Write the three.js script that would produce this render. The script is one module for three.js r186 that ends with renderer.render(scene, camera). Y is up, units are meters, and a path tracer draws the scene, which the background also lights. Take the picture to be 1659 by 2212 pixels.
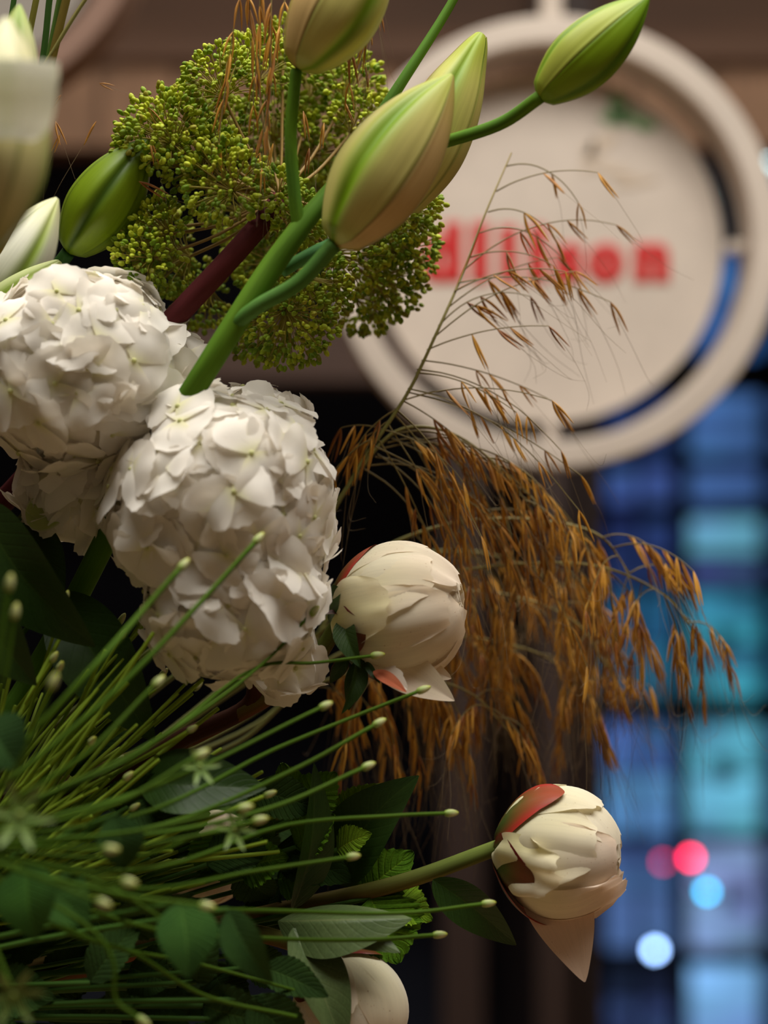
import * as THREE from 'three';
import { mergeGeometries } from 'three/addons/utils/BufferGeometryUtils.js';
import { RoundedBoxGeometry } from 'three/addons/geometries/RoundedBoxGeometry.js';
import { RectAreaLightUniformsLib } from 'three/addons/lights/RectAreaLightUniformsLib.js';
import { FontLoader } from 'three/addons/loaders/FontLoader.js';
import { TextGeometry } from 'three/addons/geometries/TextGeometry.js';

// ---------------------------------------------------------------- camera, sky, lights, exposure
const EYE = 1.35, FOV = 30, FOCUS = 1.0;
const camera = new THREE.PerspectiveCamera(FOV, 1659 / 2212, 0.05, 60);
camera.position.set(0, EYE, 0);
camera.focus = FOCUS;
camera.userData.fStop = 3.05;
const scene = new THREE.Scene();
scene.background = new THREE.Color().setRGB(0.06, 0.046, 0.033);      // warm evening haze over the street
RectAreaLightUniformsLib.init();
const renderer = new THREE.WebGLRenderer({ antialias: true });
renderer.toneMapping = THREE.LinearToneMapping;
renderer.toneMappingExposure = 1.0;
renderer.shadowMap.enabled = true;
const CEIL = 2.9;
// unseen lit panels in the canopy over the pavement: [x, z, width, depth, radiance, colour]
const LAMPS = [
  [0.15, -0.78, 1.8, 1.0, 10.0, [1.0, 0.97, 0.91]],
  [0.3, -2.35, 2.4, 0.6, 3.5, [1.0, 0.9, 0.76]],  // added unseen panel that brightens the brown wall
];
const SIGN_SPOT = { from: [0.75, 2.82, -0.95], to: [0.17, 1.61, -1.9], power: 0.9, cone: 0.3, color: [1.0, 0.93, 0.84] };   // added unseen spotlight that brightens the hanging sign

// ---------------------------------------------------------------- helpers
const V = (x, y, z) => new THREE.Vector3(x, y, z);
const F = 1106 / Math.tan(THREE.MathUtils.degToRad(FOV / 2));
const at = (px, py, d) => V((px - 829.5) / F * d, EYE - (py - 1106) / F * d, -d);
let seed = 7;
const rnd = () => { seed = (seed + 0x6D2B79F5) | 0; let t = Math.imul(seed ^ seed >>> 15, 1 | seed); t = t + Math.imul(t ^ t >>> 7, 61 | t) ^ t; return ((t ^ t >>> 14) >>> 0) / 4294967296; };
const rr = (a, b) => a + (b - a) * rnd();
const pick = a => a[Math.floor(rnd() * a.length)];
const lerp = (a, b, t) => a + (b - a) * t;
const clamp = (x, a = 0, b = 1) => Math.min(b, Math.max(a, x));
const sst = (a, b, x) => { const t = clamp((x - a) / (b - a)); return t * t * (3 - 2 * t); };
const mixc = (a, b, t) => [lerp(a[0], b[0], t), lerp(a[1], b[1], t), lerp(a[2], b[2], t)];
const lin = (r, g, b) => { const c = new THREE.Color().setRGB(r / 255, g / 255, b / 255, THREE.SRGBColorSpace); return [c.r, c.g, c.b]; };
const gauss = x => Math.exp(-x * x);
const hash = (x, y) => { const s = Math.sin(x * 127.1 + y * 311.7) * 43758.5453; return s - Math.floor(s); };
const vnoise = (x, y) => { const i = Math.floor(x), j = Math.floor(y), u = sst(0, 1, x - i), v = sst(0, 1, y - j); return lerp(lerp(hash(i, j), hash(i + 1, j), u), lerp(hash(i, j + 1), hash(i + 1, j + 1), u), v); };

const used = {};
function numbered(name) { const n = used[name] = (used[name] ?? -1) + 1; return n ? `${name}_${String(n).padStart(3, '0')}` : name; }
function thing(name, label, category, pos, group) {
  const o = new THREE.Group(); o.name = numbered(name); o.position.copy(pos); scene.add(o);
  o.userData = { label, category }; if (group) o.userData.group = group;
  o.userData.origin = undefined; delete o.userData.origin;
  return o;
}
function setup(m) { m.castShadow = true; m.receiveShadow = true; return m; }
// a part whose geometry is given in world coordinates
function part(t, name, geo, mat, label) {
  geo.translate(-t.position.x, -t.position.y, -t.position.z);
  const m = setup(new THREE.Mesh(geo, mat)); m.name = name; t.add(m);
  if (label) m.userData.label = label;
  return m;
}
function struct(name, geo, mat, pos) {
  const m = setup(new THREE.Mesh(geo, mat)); m.name = name; m.userData.kind = 'structure'; if (pos) m.position.copy(pos); scene.add(m); return m;
}
function surf(nu, nv, fn) {       // fn(u 0..1, v 0..1) -> [x, y, z, r, g, b]
  const P = [], C = [], U = [], I = [];
  for (let j = 0; j <= nv; j++) for (let i = 0; i <= nu; i++) {
    const q = fn(i / nu, j / nv); P.push(q[0], q[1], q[2]); C.push(q[3] ?? 1, q[4] ?? 1, q[5] ?? 1); U.push(i / nu, j / nv);
  }
  for (let j = 0; j < nv; j++) for (let i = 0; i < nu; i++) { const a = j * (nu + 1) + i, b = a + 1, c = a + nu + 1, d = c + 1; I.push(a, b, d, a, d, c); }
  const g = new THREE.BufferGeometry();
  g.setAttribute('position', new THREE.Float32BufferAttribute(P, 3)); g.setAttribute('color', new THREE.Float32BufferAttribute(C, 3));
  g.setAttribute('uv', new THREE.Float32BufferAttribute(U, 2)); g.setIndex(I); g.computeVertexNormals(); return g;
}
function tube(pts, rad, { n = 24, radial = 8, color = () => [1, 1, 1], caps = true, straight = false } = {}) {   // pts world points, rad(t)
  const curve = pts.length === 2 || straight ? new THREE.CurvePath() : new THREE.CatmullRomCurve3(pts, false, 'centripetal');
  if (curve.curves) for (let i = 0; i + 1 < pts.length; i++) curve.add(new THREE.LineCurve3(pts[i], pts[i + 1]));
  const R = typeof rad === 'function' ? rad : () => rad;
  let N = null; const P = [], C = [], U = [], I = [];
  const rings = [];
  for (let j = 0; j <= n; j++) rings.push([j / n, R(j / n)]);
  if (caps) { rings.unshift([0, 0]); rings.push([1, 0]); }
  const e = 1e-3;
  rings.forEach(([t, r]) => {
    const c = curve.getPoint(t), T = curve.getPoint(Math.min(1, t + e)).sub(curve.getPoint(Math.max(0, t - e))).normalize();
    if (!N) { N = Math.abs(T.y) < 0.9 ? V(0, 1, 0) : V(1, 0, 0); }
    N = N.clone().addScaledVector(T, -N.dot(T)).normalize(); const B = T.clone().cross(N);
    for (let i = 0; i <= radial; i++) {
      const a = i / radial * Math.PI * 2, p = c.clone().addScaledVector(N, Math.cos(a) * r).addScaledVector(B, Math.sin(a) * r);
      P.push(p.x, p.y, p.z); C.push(...color(t, i / radial)); U.push(i / radial, t);
    }
  });
  for (let j = 0; j < rings.length - 1; j++) for (let i = 0; i < radial; i++) { const a = j * (radial + 1) + i, b = a + 1, c = a + radial + 1, d = c + 1; I.push(a, d, b, a, c, d); }
  const g = new THREE.BufferGeometry();
  g.setAttribute('position', new THREE.Float32BufferAttribute(P, 3)); g.setAttribute('color', new THREE.Float32BufferAttribute(C, 3));
  g.setAttribute('uv', new THREE.Float32BufferAttribute(U, 2)); g.setIndex(I); g.computeVertexNormals(); return g;
}
function frame(yAxis, zHint) {     // rotation that turns +y to yAxis and +z as near zHint as it can
  const y = yAxis.clone().normalize(), z = zHint.clone().addScaledVector(y, -zHint.dot(y)).normalize(), x = y.clone().cross(z);
  return new THREE.Matrix4().makeBasis(x, y, z);
}
function place(o, pos, yAxis, zHint) { o.position.copy(pos); o.quaternion.setFromRotationMatrix(frame(yAxis, zHint)); return o; }
function tex(w, h, fn, srgb = true) {
  const d = new Uint8Array(w * h * 4);
  for (let y = 0; y < h; y++) for (let x = 0; x < w; x++) { const c = fn(x / w, y / h, x, y), k = (y * w + x) * 4; d[k] = clamp(c[0]) * 255; d[k + 1] = clamp(c[1]) * 255; d[k + 2] = clamp(c[2]) * 255; d[k + 3] = 255; }
  const t = new THREE.DataTexture(d, w, h); t.magFilter = THREE.LinearFilter; t.wrapS = t.wrapT = THREE.RepeatWrapping; if (srgb) t.colorSpace = THREE.SRGBColorSpace; t.needsUpdate = true; return t;
}

// ---------------------------------------------------------------- materials
const streak = tex(256, 256, (u, v) => { const s = 0.5 * vnoise(u * 64, v * 5) + 0.5 * vnoise(u * 128, v * 9), k = 0.93 + 0.07 * s; return [k, k, k]; });
const petalMap = tex(512, 512, (u, v) => {
  const s = 0.6 * vnoise(u * 50, v * 4) + 0.4 * vnoise(u * 110, v * 8); let k = 0.955 + 0.045 * s, c = [k, k, k];
  const sp = vnoise(u * 110 + 9, v * 100); if (sp > 0.965 && vnoise(u * 5, v * 5 + 40) > 0.6) c = [0.62, 0.45, 0.25];
  return c;
});
const leafMap = tex(256, 512, (u, v) => {
  const a = Math.abs(u - 0.5) * 2, w = (v * 11 - a * 2.6), f = Math.abs(w - Math.round(w)), vein = gauss(f / 0.06) * 0.35 + gauss(a / 0.035) * 0.6, n = 0.9 + 0.1 * vnoise(u * 40, v * 80);
  return [n * (0.82 + 0.5 * vein), n * (0.86 + 0.3 * vein), n * (0.8 + 0.4 * vein)];
});
const leafSoft = tex(256, 512, (u, v) => { const a = Math.abs(u - 0.5) * 2, w = (v * 7 - a * 2), f = Math.abs(w - Math.round(w)), vein = gauss(f / 0.035) * 0.1 + gauss(a / 0.03) * 0.4, n = 0.9 + 0.1 * vnoise(u * 40, v * 80); return [n * (0.86 + 0.5 * vein), n * (0.88 + 0.3 * vein), n * (0.84 + 0.4 * vein)]; });
const leafBump = tex(256, 512, (u, v) => { const a = Math.abs(u - 0.5) * 2, w = (v * 11 - a * 2.6), f = Math.abs(w - Math.round(w)); const k = 0.8 - 0.5 * gauss(f / 0.1) - 0.3 * gauss(a / 0.05) + 0.15 * vnoise(u * 30, v * 60); return [k, k, k]; }, false);
const stemMap = tex(128, 256, (u, v) => { const k = 0.84 + 0.16 * (0.6 * vnoise(u * 22, v * 6) + 0.4 * vnoise(u * 60, v * 40)); return [k, k, k]; });
const sheet = o => new THREE.MeshPhysicalMaterial({ vertexColors: true, side: THREE.DoubleSide, roughness: 0.55, transmission: 0.35, thickness: 0, ...o });
const solid = o => new THREE.MeshPhysicalMaterial({ vertexColors: true, side: THREE.DoubleSide, roughness: 0.5, ...o });
const flat = (c, o = {}) => new THREE.MeshStandardMaterial({ color: new THREE.Color().setRGB(...c), roughness: 0.8, ...o });
const M = {
  lily: solid({ map: streak, roughness: 0.45, specularIntensity: 0.6 }),
  lilyOpen: sheet({ map: streak, roughness: 0.95, transmission: 0.5 }),
  peony: sheet({ map: petalMap, roughness: 0.95, transmission: 0.36, specularIntensity: 0.6 }),
  sepal: solid({ map: streak, roughness: 0.45, specularIntensity: 0.6 }),
  hydrangea: sheet({ roughness: 0.98, transmission: 0.4, specularIntensity: 0.6 }),
  leaf: solid({ map: leafSoft, bumpMap: leafBump, bumpScale: 0.00015, roughness: 0.45, specularIntensity: 0.6 }),
  softLeaf: sheet({ map: leafMap, bumpMap: leafBump, bumpScale: 0.0008, roughness: 0.9, transmission: 0, specularIntensity: 0.5 }),
  stem: solid({ map: stemMap, roughness: 0.7, specularIntensity: 0.2 }),
  seed: solid({ roughness: 0.55, specularIntensity: 0.5 }),
  straw: solid({ roughness: 0.55 }),
  bud: solid({ roughness: 0.5 }),
};

// ---------------------------------------------------------------- the street behind: canopy, walls, beams
const boxPx = (x0, y0, x1, y1, d, depth) => {   // a box whose front face is at distance d
  const a = at(x0, y1, d), b = at(x1, y0, d); return { geo: new THREE.BoxGeometry(b.x - a.x, b.y - a.y, depth), pos: V((a.x + b.x) / 2, (a.y + b.y) / 2, -d - depth / 2) };
};
const grain = (c, k, sx, sy) => tex(256, 256, (u, v) => { const n = 1 - k + k * (0.6 * vnoise(u * sx, v * sy) + 0.4 * vnoise(u * sx * 4, v * sy * 4)) * 1.3; return c.map(x => x * n); });
const C255 = (r, g, b) => [r / 255, g / 255, b / 255];
const boardMat = new THREE.MeshStandardMaterial({ map: grain(C255(160, 124, 98), 0.35, 30, 4), roughness: 0.75 });
const boardDark = new THREE.MeshStandardMaterial({ map: grain(C255(104, 74, 56), 0.35, 6, 20), roughness: 0.75 });  // darker copy of the board brown; the upper band's shade is in the colour
const beamMat = new THREE.MeshStandardMaterial({ map: grain(C255(92, 70, 62), 0.35, 4, 24), roughness: 0.7 });
const shopMat = flat(lin(92, 96, 116), { roughness: 0.9 });
const postMat = new THREE.MeshStandardMaterial({ map: grain(C255(60, 44, 42), 0.3, 10, 3), roughness: 0.6 });
const paveMat = new THREE.MeshStandardMaterial({ map: grain(C255(206, 170, 130), 0.3, 12, 12), roughness: 0.9 });

struct('floor', new THREE.BoxGeometry(14, 0.1, 6.4), paveMat, V(0, -0.05, -0.2));
struct('road', new THREE.BoxGeometry(14, 0.1, 12), flat(lin(34, 32, 34), { roughness: 0.9 }), V(0, -0.7, -9.4));
struct('ceiling', new THREE.BoxGeometry(6, 0.15, 4.2), flat([0.5, 0.45, 0.4]), V(0, CEIL + 0.075, -1.6));
{
  // the brown timber fascia: vertical boards with open joints, moulding above darkened as shade
  const W0 = -1600, W1 = 2500, dF = 3.2;
  const fb = boxPx(W0, 120, W1, 318, dF + 0.03, 0.12);
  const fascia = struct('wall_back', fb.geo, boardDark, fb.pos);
  let k = 0;
  for (let x = W0; x < W1 - 10; x += 165) {
    const b = boxPx(x + 3, 122, x + 162, 316, dF + rr(0, 0.006), 0.028), m = setup(new THREE.Mesh(b.geo, boardMat)); m.name = k ? `plank_${String(k).padStart(3, '0')}` : 'plank'; k++;
    m.position.copy(b.pos).sub(fb.pos); fascia.add(m);
  }
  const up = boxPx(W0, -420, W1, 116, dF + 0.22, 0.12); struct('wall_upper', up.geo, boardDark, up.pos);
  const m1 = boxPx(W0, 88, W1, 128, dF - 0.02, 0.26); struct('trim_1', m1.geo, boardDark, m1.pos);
  // the shop behind the opening: a closed room without lamps of its own
  const xR = at(1228, 0, dF + 0.1).x, xL = -2.6, z0 = -dF - 0.15, z1 = -8.2, zm = (z0 + z1) / 2, dz = z0 - z1;
  struct('wall_shop_back', new THREE.BoxGeometry(xR - xL, CEIL, 0.1), shopMat, V((xR + xL) / 2, CEIL / 2, z1));
  struct('wall_shop_right', new THREE.BoxGeometry(0.1, CEIL, dz), postMat, V(xR, CEIL / 2, zm));
  struct('wall_shop_left', new THREE.BoxGeometry(0.1, CEIL, dz), shopMat, V(xL, CEIL / 2, zm));
  struct('floor_shop', new THREE.BoxGeometry(xR - xL, 0.1, dz), shopMat, V((xR + xL) / 2, -0.05, zm));
  struct('ceiling_shop', new THREE.BoxGeometry(xR - xL, 0.1, dz), shopMat, V((xR + xL) / 2, CEIL - 0.05, zm));
  const beam = boxPx(W0, 700, 1235, 820, dF + 0.1, 0.2); struct('beam', beam.geo, beamMat, beam.pos);
  const p1 = boxPx(955, 820, 1045, 4200, dF + 0.15, 0.1); struct('pillar', p1.geo, postMat, p1.pos);
  const p2 = boxPx(1232, 820, 1262, 4200, dF + 0.15, 0.1); struct('pillar_001', p2.geo, postMat, p2.pos);
}

// ---------------------------------------------------------------- the glazed building across the street
const glow = (r, g, b, k = 1) => new THREE.MeshStandardMaterial({ color: 0x05060a, roughness: 0.9, emissive: new THREE.Color().setRGB(...lin(r, g, b).map(x => x * k)) });
{
  const dG = 6.0;
  const t = thing('glass_building', 'dark glass building across the street with blue panes that glow in place of sky reflections', 'building', at(1500, 2600, dG + 0.2));
  const slab = boxPx(1180, 150, 2300, 4000, dG + 0.12, 0.2); slab.geo.translate(slab.pos.x, slab.pos.y, slab.pos.z); part(t, 'wall', slab.geo, flat(lin(22, 24, 36)));
  const pane = (x0, y0, x1, y1, c) => {  // panes emit the blue that the glass would reflect from the sky
    c = c.map((q, i) => q * [1.02, 1.12, 1.07][i]);
    const nx = x1 - x0 > 100 ? 2 : 1, ny = Math.max(1, Math.round((y1 - y0) / 48)), wx = (x1 - x0) / nx, wy = (y1 - y0) / ny;
    for (let i = 0; i < nx; i++) for (let j = 0; j < ny; j++) {
      const f = rr(0.78, 1.08), b = boxPx(x0 + i * wx + 2, y0 + j * wy + 2, x0 + (i + 1) * wx - 2, y0 + (j + 1) * wy - 2, dG + 0.05, 0.04); b.geo.translate(b.pos.x, b.pos.y, b.pos.z); part(t, 'window_pane', b.geo, glow(...c.map((q, n) => q * f * (n === 1 ? rr(0.94, 1.06) : 1))));
    }
  };
  const c1 = [1312, 1452], c2 = [1492, 1642], c3 = [1682, 1840];
  for (const [y0, y1, a, b, c] of [
    [180, 300, [10, 14, 24], [12, 16, 28], [40, 62, 84]], [320, 520, [8, 10, 18], [10, 16, 26], [50, 90, 120]], [540, 770, [30, 60, 115], [48, 88, 150], [40, 66, 120]],
    [850, 985, [34, 48, 92], [66, 92, 152], [50, 70, 120]], [1012, 1088, [58, 74, 132], [64, 86, 146], [40, 60, 110]], [1120, 1198, [40, 52, 104], [100, 146, 184], [50, 80, 130]],
    [1212, 1262, [44, 56, 110], [60, 70, 118], [40, 60, 110]], [1282, 1392, [36, 84, 122], [56, 124, 156], [40, 90, 130]], [1398, 1508, [44, 98, 136], [58, 126, 158], [40, 90, 130]],
    [1562, 1670, [70, 98, 160], [84, 142, 176], [70, 110, 160]], [1676, 1800, [84, 124, 176], [104, 164, 204], [70, 120, 170]], [1826, 1930, [70, 92, 146], [128, 138, 190], [80, 100, 150]],
    [1936, 2052, [74, 92, 146], [122, 134, 188], [80, 100, 150]], [2090, 2300, [24, 30, 52], [124, 160, 222], [60, 90, 140]], [2160, 2300, [60, 74, 122], null, null],
  ]) { pane(...[c1[0], y0, c1[1], y1], a); if (b) pane(c2[0], y0, c2[1], y1, b); if (c) pane(c3[0], y0, c3[1], y1, c); }
  const bar = (x0, y0, x1, y1, c = [10, 12, 20]) => { const b = boxPx(x0, y0, x1, y1, dG, 0.05); b.geo.translate(b.pos.x, b.pos.y, b.pos.z); part(t, 'window_frame', b.geo, flat(lin(...c))); };
  bar(1456, 150, 1488, 2400); bar(1646, 150, 1678, 2400); bar(1262, 820, 1306, 2400); bar(1180, 992, 1900, 1008); bar(1180, 1512, 1900, 1556); bar(1180, 2060, 1900, 2086); bar(1180, 775, 1900, 845); bar(1378, 820, 1388, 2400, [16, 20, 40]);
  for (const [x, y, s] of [[1570, 1385, 20], [1570, 1667, 22], [1588, 1944, 18]]) bar(x - s, y - s, x + s, y + s, [12, 22, 40]);
}
// distant lamps, far down the street
const lampMesh = (name, label, px, py, d, r, c, k) => {
  const t = thing(name, label, 'lamp', at(px, py, d));
  const pts = []; for (let i = 0; i <= 8; i++) pts.push(new THREE.Vector2(Math.sin(i / 8 * Math.PI) * r, -Math.cos(i / 8 * Math.PI) * r));
  const m = setup(new THREE.Mesh(new THREE.LatheGeometry(pts, 16), glow(...c, k))); m.name = 'lens'; t.add(m);
  const h = setup(new THREE.Mesh(new THREE.CylinderGeometry(r * 1.15, r * 1.15, r * 0.5, 16).rotateX(Math.PI / 2), flat([0.02, 0.02, 0.02]))); h.name = 'housing'; h.position.z = -r * 1.0; t.add(h);
  const b = setup(new THREE.Mesh(new THREE.CylinderGeometry(r * 0.3, r * 0.3, 0.36, 8).rotateX(Math.PI / 2), flat([0.02, 0.02, 0.02]))); b.name = 'bracket'; b.position.z = -r - 0.18; t.add(b);
};
lampMesh('signal_lamp', 'round red lamp glowing brightly low in front of the blue window panes', 1492, 1853, 5.7, 0.011, [255, 30, 70], 26);
lampMesh('signal_lamp', 'dimmer red lamp beside and half behind the bright red one', 1432, 1862, 5.7, 0.009, [230, 30, 80], 8);
lampMesh('signal_lamp', 'round cyan lamp just below the bright red lamp', 1527, 1926, 5.7, 0.011, [40, 165, 215], 22);
lampMesh('street_lamp', 'pale blue white lamp lowest of the four round lamps', 1415, 2052, 5.7, 0.014, [150, 190, 250], 20);
lampMesh('street_lamp', 'white cyan lamp at the outer side of the ring of the sign', 1662, 335, 5.7, 0.03, [200, 245, 255], 6);
lampMesh('street_lamp', 'turquoise lamp seen in the gap between disc and ring of the sign', 1615, 400, 5.7, 0.04, [20, 200, 210], 3);

// ---------------------------------------------------------------- the round hanging sign
const font = await new FontLoader().loadAsync('fonts/droid/droid_sans_bold.typeface.json');
{
  const dS = 1.95, k = dS / F, creamMap = grain(C255(200, 186, 172), 0.06, 6, 6);
  const cream = new THREE.MeshStandardMaterial({ map: creamMap, roughness: 0.6 }), red = flat(lin(188, 24, 22), { roughness: 0.5 });
  const greenInk = flat(lin(104, 140, 92)), inkBrown = flat(lin(192, 174, 154));
  const ringGeo = (ro, ri, depth) => {
    const s = new THREE.Shape(); s.absarc(0, 0, ro, 0, Math.PI * 2); const h = new THREE.Path(); h.absarc(0, 0, ri, 0, Math.PI * 2, true); s.holes.push(h);
    return new THREE.ExtrudeGeometry(s, { depth, bevelEnabled: true, bevelSize: 0.003, bevelThickness: 0.003, bevelSegments: 2, curveSegments: 72 }).translate(0, 0, -depth);
  };
  const make = (px, py, d, label, letters, ringMat = cream, discMat = cream) => {
    const t = thing('hanging_sign', label, 'sign', at(px, py, d));
    const add = (name, geo, mat, x = 0, y = 0, z = 0, lab) => { const m = setup(new THREE.Mesh(geo, mat)); m.name = name; m.position.set(x, y, z); t.add(m); if (lab) m.userData.label = lab; return m; };
    add('ring', ringGeo(482 * k, 436 * k, 0.075), ringMat);
    const disc = add('disc', new THREE.CylinderGeometry(388 * k, 388 * k, 0.02, 96).rotateX(Math.PI / 2), discMat, -4 * k, 4 * k, -0.066);
    const zs = -0.056;
    const strut = (x, y, w, h) => add('strut', new RoundedBoxGeometry(w * k, h * k, 0.02, 2, 0.003), cream, x * k, y * k, -0.045);
    strut(420, 0, 66, 26); strut(-420, 0, 66, 26); strut(0, -420, 26, 66); strut(0, 420, 26, 66);
    add('pole', new THREE.CylinderGeometry(0.012, 0.012, CEIL - at(px, py, d).y - 482 * k, 16).translate(0, (CEIL - at(px, py, d).y + 482 * k) / 2, 0), cream, 0, 0, -0.04);
    if (letters) {
      for (const [ch, x, h] of letters) {
        const g = new TextGeometry(ch, { font, size: h * k, depth: 0.002, curveSegments: 6, bevelEnabled: true, bevelSize: 8 * k, bevelThickness: 0.001, bevelSegments: 1 }); g.computeBoundingBox(); const bb = g.boundingBox;
        g.translate(-(bb.min.x + bb.max.x) / 2, 0, 0); add('letter', g, red, x * k, -66 * k, zs, 'red letter');
      }
      const blob = (pts, mat) => { const s = new THREE.Shape(pts.map(([x, y]) => new THREE.Vector2(x * k, y * k))); add('leaf_mark', new THREE.ExtrudeGeometry(s, { depth: 0.0015, bevelEnabled: false }), mat, 0, 0, zs); };
      const leafShape = (cx, cy, L, w, a) => { const o = []; for (let i = 0; i < 16; i++) { const q = i / 16 * Math.PI * 2, x = Math.cos(q) * L, y = Math.sin(q) * w * (1 - 0.35 * Math.cos(q)); o.push([cx + x * Math.cos(a) - y * Math.sin(a), cy + x * Math.sin(a) + y * Math.cos(a)]); } return o; };
      blob(leafShape(150, 318, 34, 20, 1.9), greenInk); blob(leafShape(172, 292, 26, 15, 0.3), greenInk); blob(leafShape(212, 276, 28, 14, -0.2), greenInk); blob(leafShape(132, 290, 22, 12, 2.9), greenInk);
      for (const [x, y, L, w, a] of [[112, 232, 46, 16, 0.5], [88, 206, 40, 10, 1.3], [140, 176, 50, 10, -0.3], [190, 150, 50, 9, 0.1]]) blob(leafShape(x, y, L, w, a), inkBrown);
    }
    return t;
  };
  make(1198, 522, dS, 'round cream hanging sign with red lettering inside a cream ring', [['d', -240, 112], ['l', -155, 112], ['l', -92, 104], ['i', -28, 108], ['s', 42, 92], ['o', 124, 92], ['n', 226, 94]]);
  make(-150, -235, dS + 0.05, 'second round sign cut by the top of the picture above the lilies', null, flat(lin(138, 108, 92)), flat(lin(150, 142, 132)));  // ring and disc colours darkened to stand in for shade
}

// ---------------------------------------------------------------- ceiling lamps
LAMPS.forEach(([x, z, w, h, L, c], i) => {
  const t = thing('ceiling_lamp', i ? 'added unseen ceiling panel that brightens the wall behind the hanging sign' : 'square ceiling lamp in the canopy over the flowers', 'lamp', V(x, CEIL, z));
  const f = setup(new THREE.Mesh(new RoundedBoxGeometry(w + 0.08, 0.04, h + 0.08, 2, 0.01), flat([0.6, 0.58, 0.55]))); f.name = 'frame'; f.position.y = -0.02; t.add(f);
  const p = setup(new THREE.Mesh(new THREE.BoxGeometry(w, 0.012, h), new THREE.MeshStandardMaterial({ color: 0x999999, emissive: new THREE.Color().setRGB(...c), emissiveIntensity: 0.3 }))); p.name = 'diffuser'; p.position.y = -0.044; t.add(p);
  const l = new THREE.RectAreaLight(new THREE.Color().setRGB(...c), L, w, h); l.name = 'panel_light'; l.position.set(0, -0.055, 0); l.rotation.x = -Math.PI / 2; t.add(l);
});

{
  const { from, to, power, cone, color } = SIGN_SPOT, A = V(...from), B = V(...to), dir = B.clone().sub(A).normalize();
  const t = thing('added_spot_lamp', 'added unseen spotlight under the canopy to brighten the hanging sign', 'lamp', A);
  const body = setup(new THREE.Mesh(new THREE.CylinderGeometry(0.035, 0.045, 0.12, 24, 1, true).translate(0, 0.05, 0), flat([0.03, 0.03, 0.03], { side: THREE.DoubleSide }))); body.name = 'body'; body.quaternion.setFromUnitVectors(V(0, 1, 0), dir.clone().negate()); t.add(body);
  const lens = setup(new THREE.Mesh(new THREE.CylinderGeometry(0.04, 0.04, 0.006, 24), new THREE.MeshStandardMaterial({ color: 0x888888, emissive: new THREE.Color().setRGB(...color), emissiveIntensity: 1 }))); lens.name = 'lens'; lens.quaternion.copy(body.quaternion); t.add(lens);
  const arm = setup(new THREE.Mesh(new THREE.CylinderGeometry(0.008, 0.008, CEIL - A.y, 10).translate(0, (CEIL - A.y) / 2, 0), flat([0.03, 0.03, 0.03]))); arm.name = 'arm'; arm.position.copy(dir).multiplyScalar(-0.06); t.add(arm);
  const l = new THREE.SpotLight(new THREE.Color().setRGB(...color), power, 0, cone, 0.6, 2); l.name = 'spot'; l.position.copy(dir).multiplyScalar(0.01); l.target.position.copy(dir); l.castShadow = true; l.shadow.radius = 4; t.add(l, l.target);
}

// ---------------------------------------------------------------- vase and plinth that hold the stems (left of the frame)
const MOUTH = V(-0.33, 1.12, -1.0);
{
  const pl = thing('plinth', 'pale stone plinth under the vase of flowers', 'plinth', V(MOUTH.x, 0, MOUTH.z));
  const a = setup(new THREE.Mesh(new RoundedBoxGeometry(0.42, 0.76, 0.42, 3, 0.012).translate(0, 0.38, 0), paveMat)); a.name = 'block'; pl.add(a);
  const b = setup(new THREE.Mesh(new RoundedBoxGeometry(0.48, 0.05, 0.48, 3, 0.012).translate(0, 0.785, 0), paveMat)); b.name = 'top'; pl.add(b);
  const v = thing('vase', 'round dark ceramic vase holding all the flower stems', 'vase', V(MOUTH.x, 0.81, MOUTH.z));
  const pr = [[0, 0], [0.075, 0], [0.085, 0.01], [0.115, 0.1], [0.118, 0.17], [0.1, 0.25], [0.09, 0.29], [0.098, 0.31], [0.092, 0.31], [0.084, 0.29], [0.094, 0.25], [0.11, 0.17], [0.107, 0.1], [0.07, 0.02], [0, 0.02]].map(p => new THREE.Vector2(...p));
  const m = setup(new THREE.Mesh(new THREE.LatheGeometry(pr, 40), flat(lin(58, 50, 46), { roughness: 0.4 }))); m.name = 'body'; v.add(m);
}
const mouth = () => V(MOUTH.x + rr(-0.045, 0.045), MOUTH.y - 0.05, MOUTH.z + rr(-0.045, 0.045));

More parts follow.
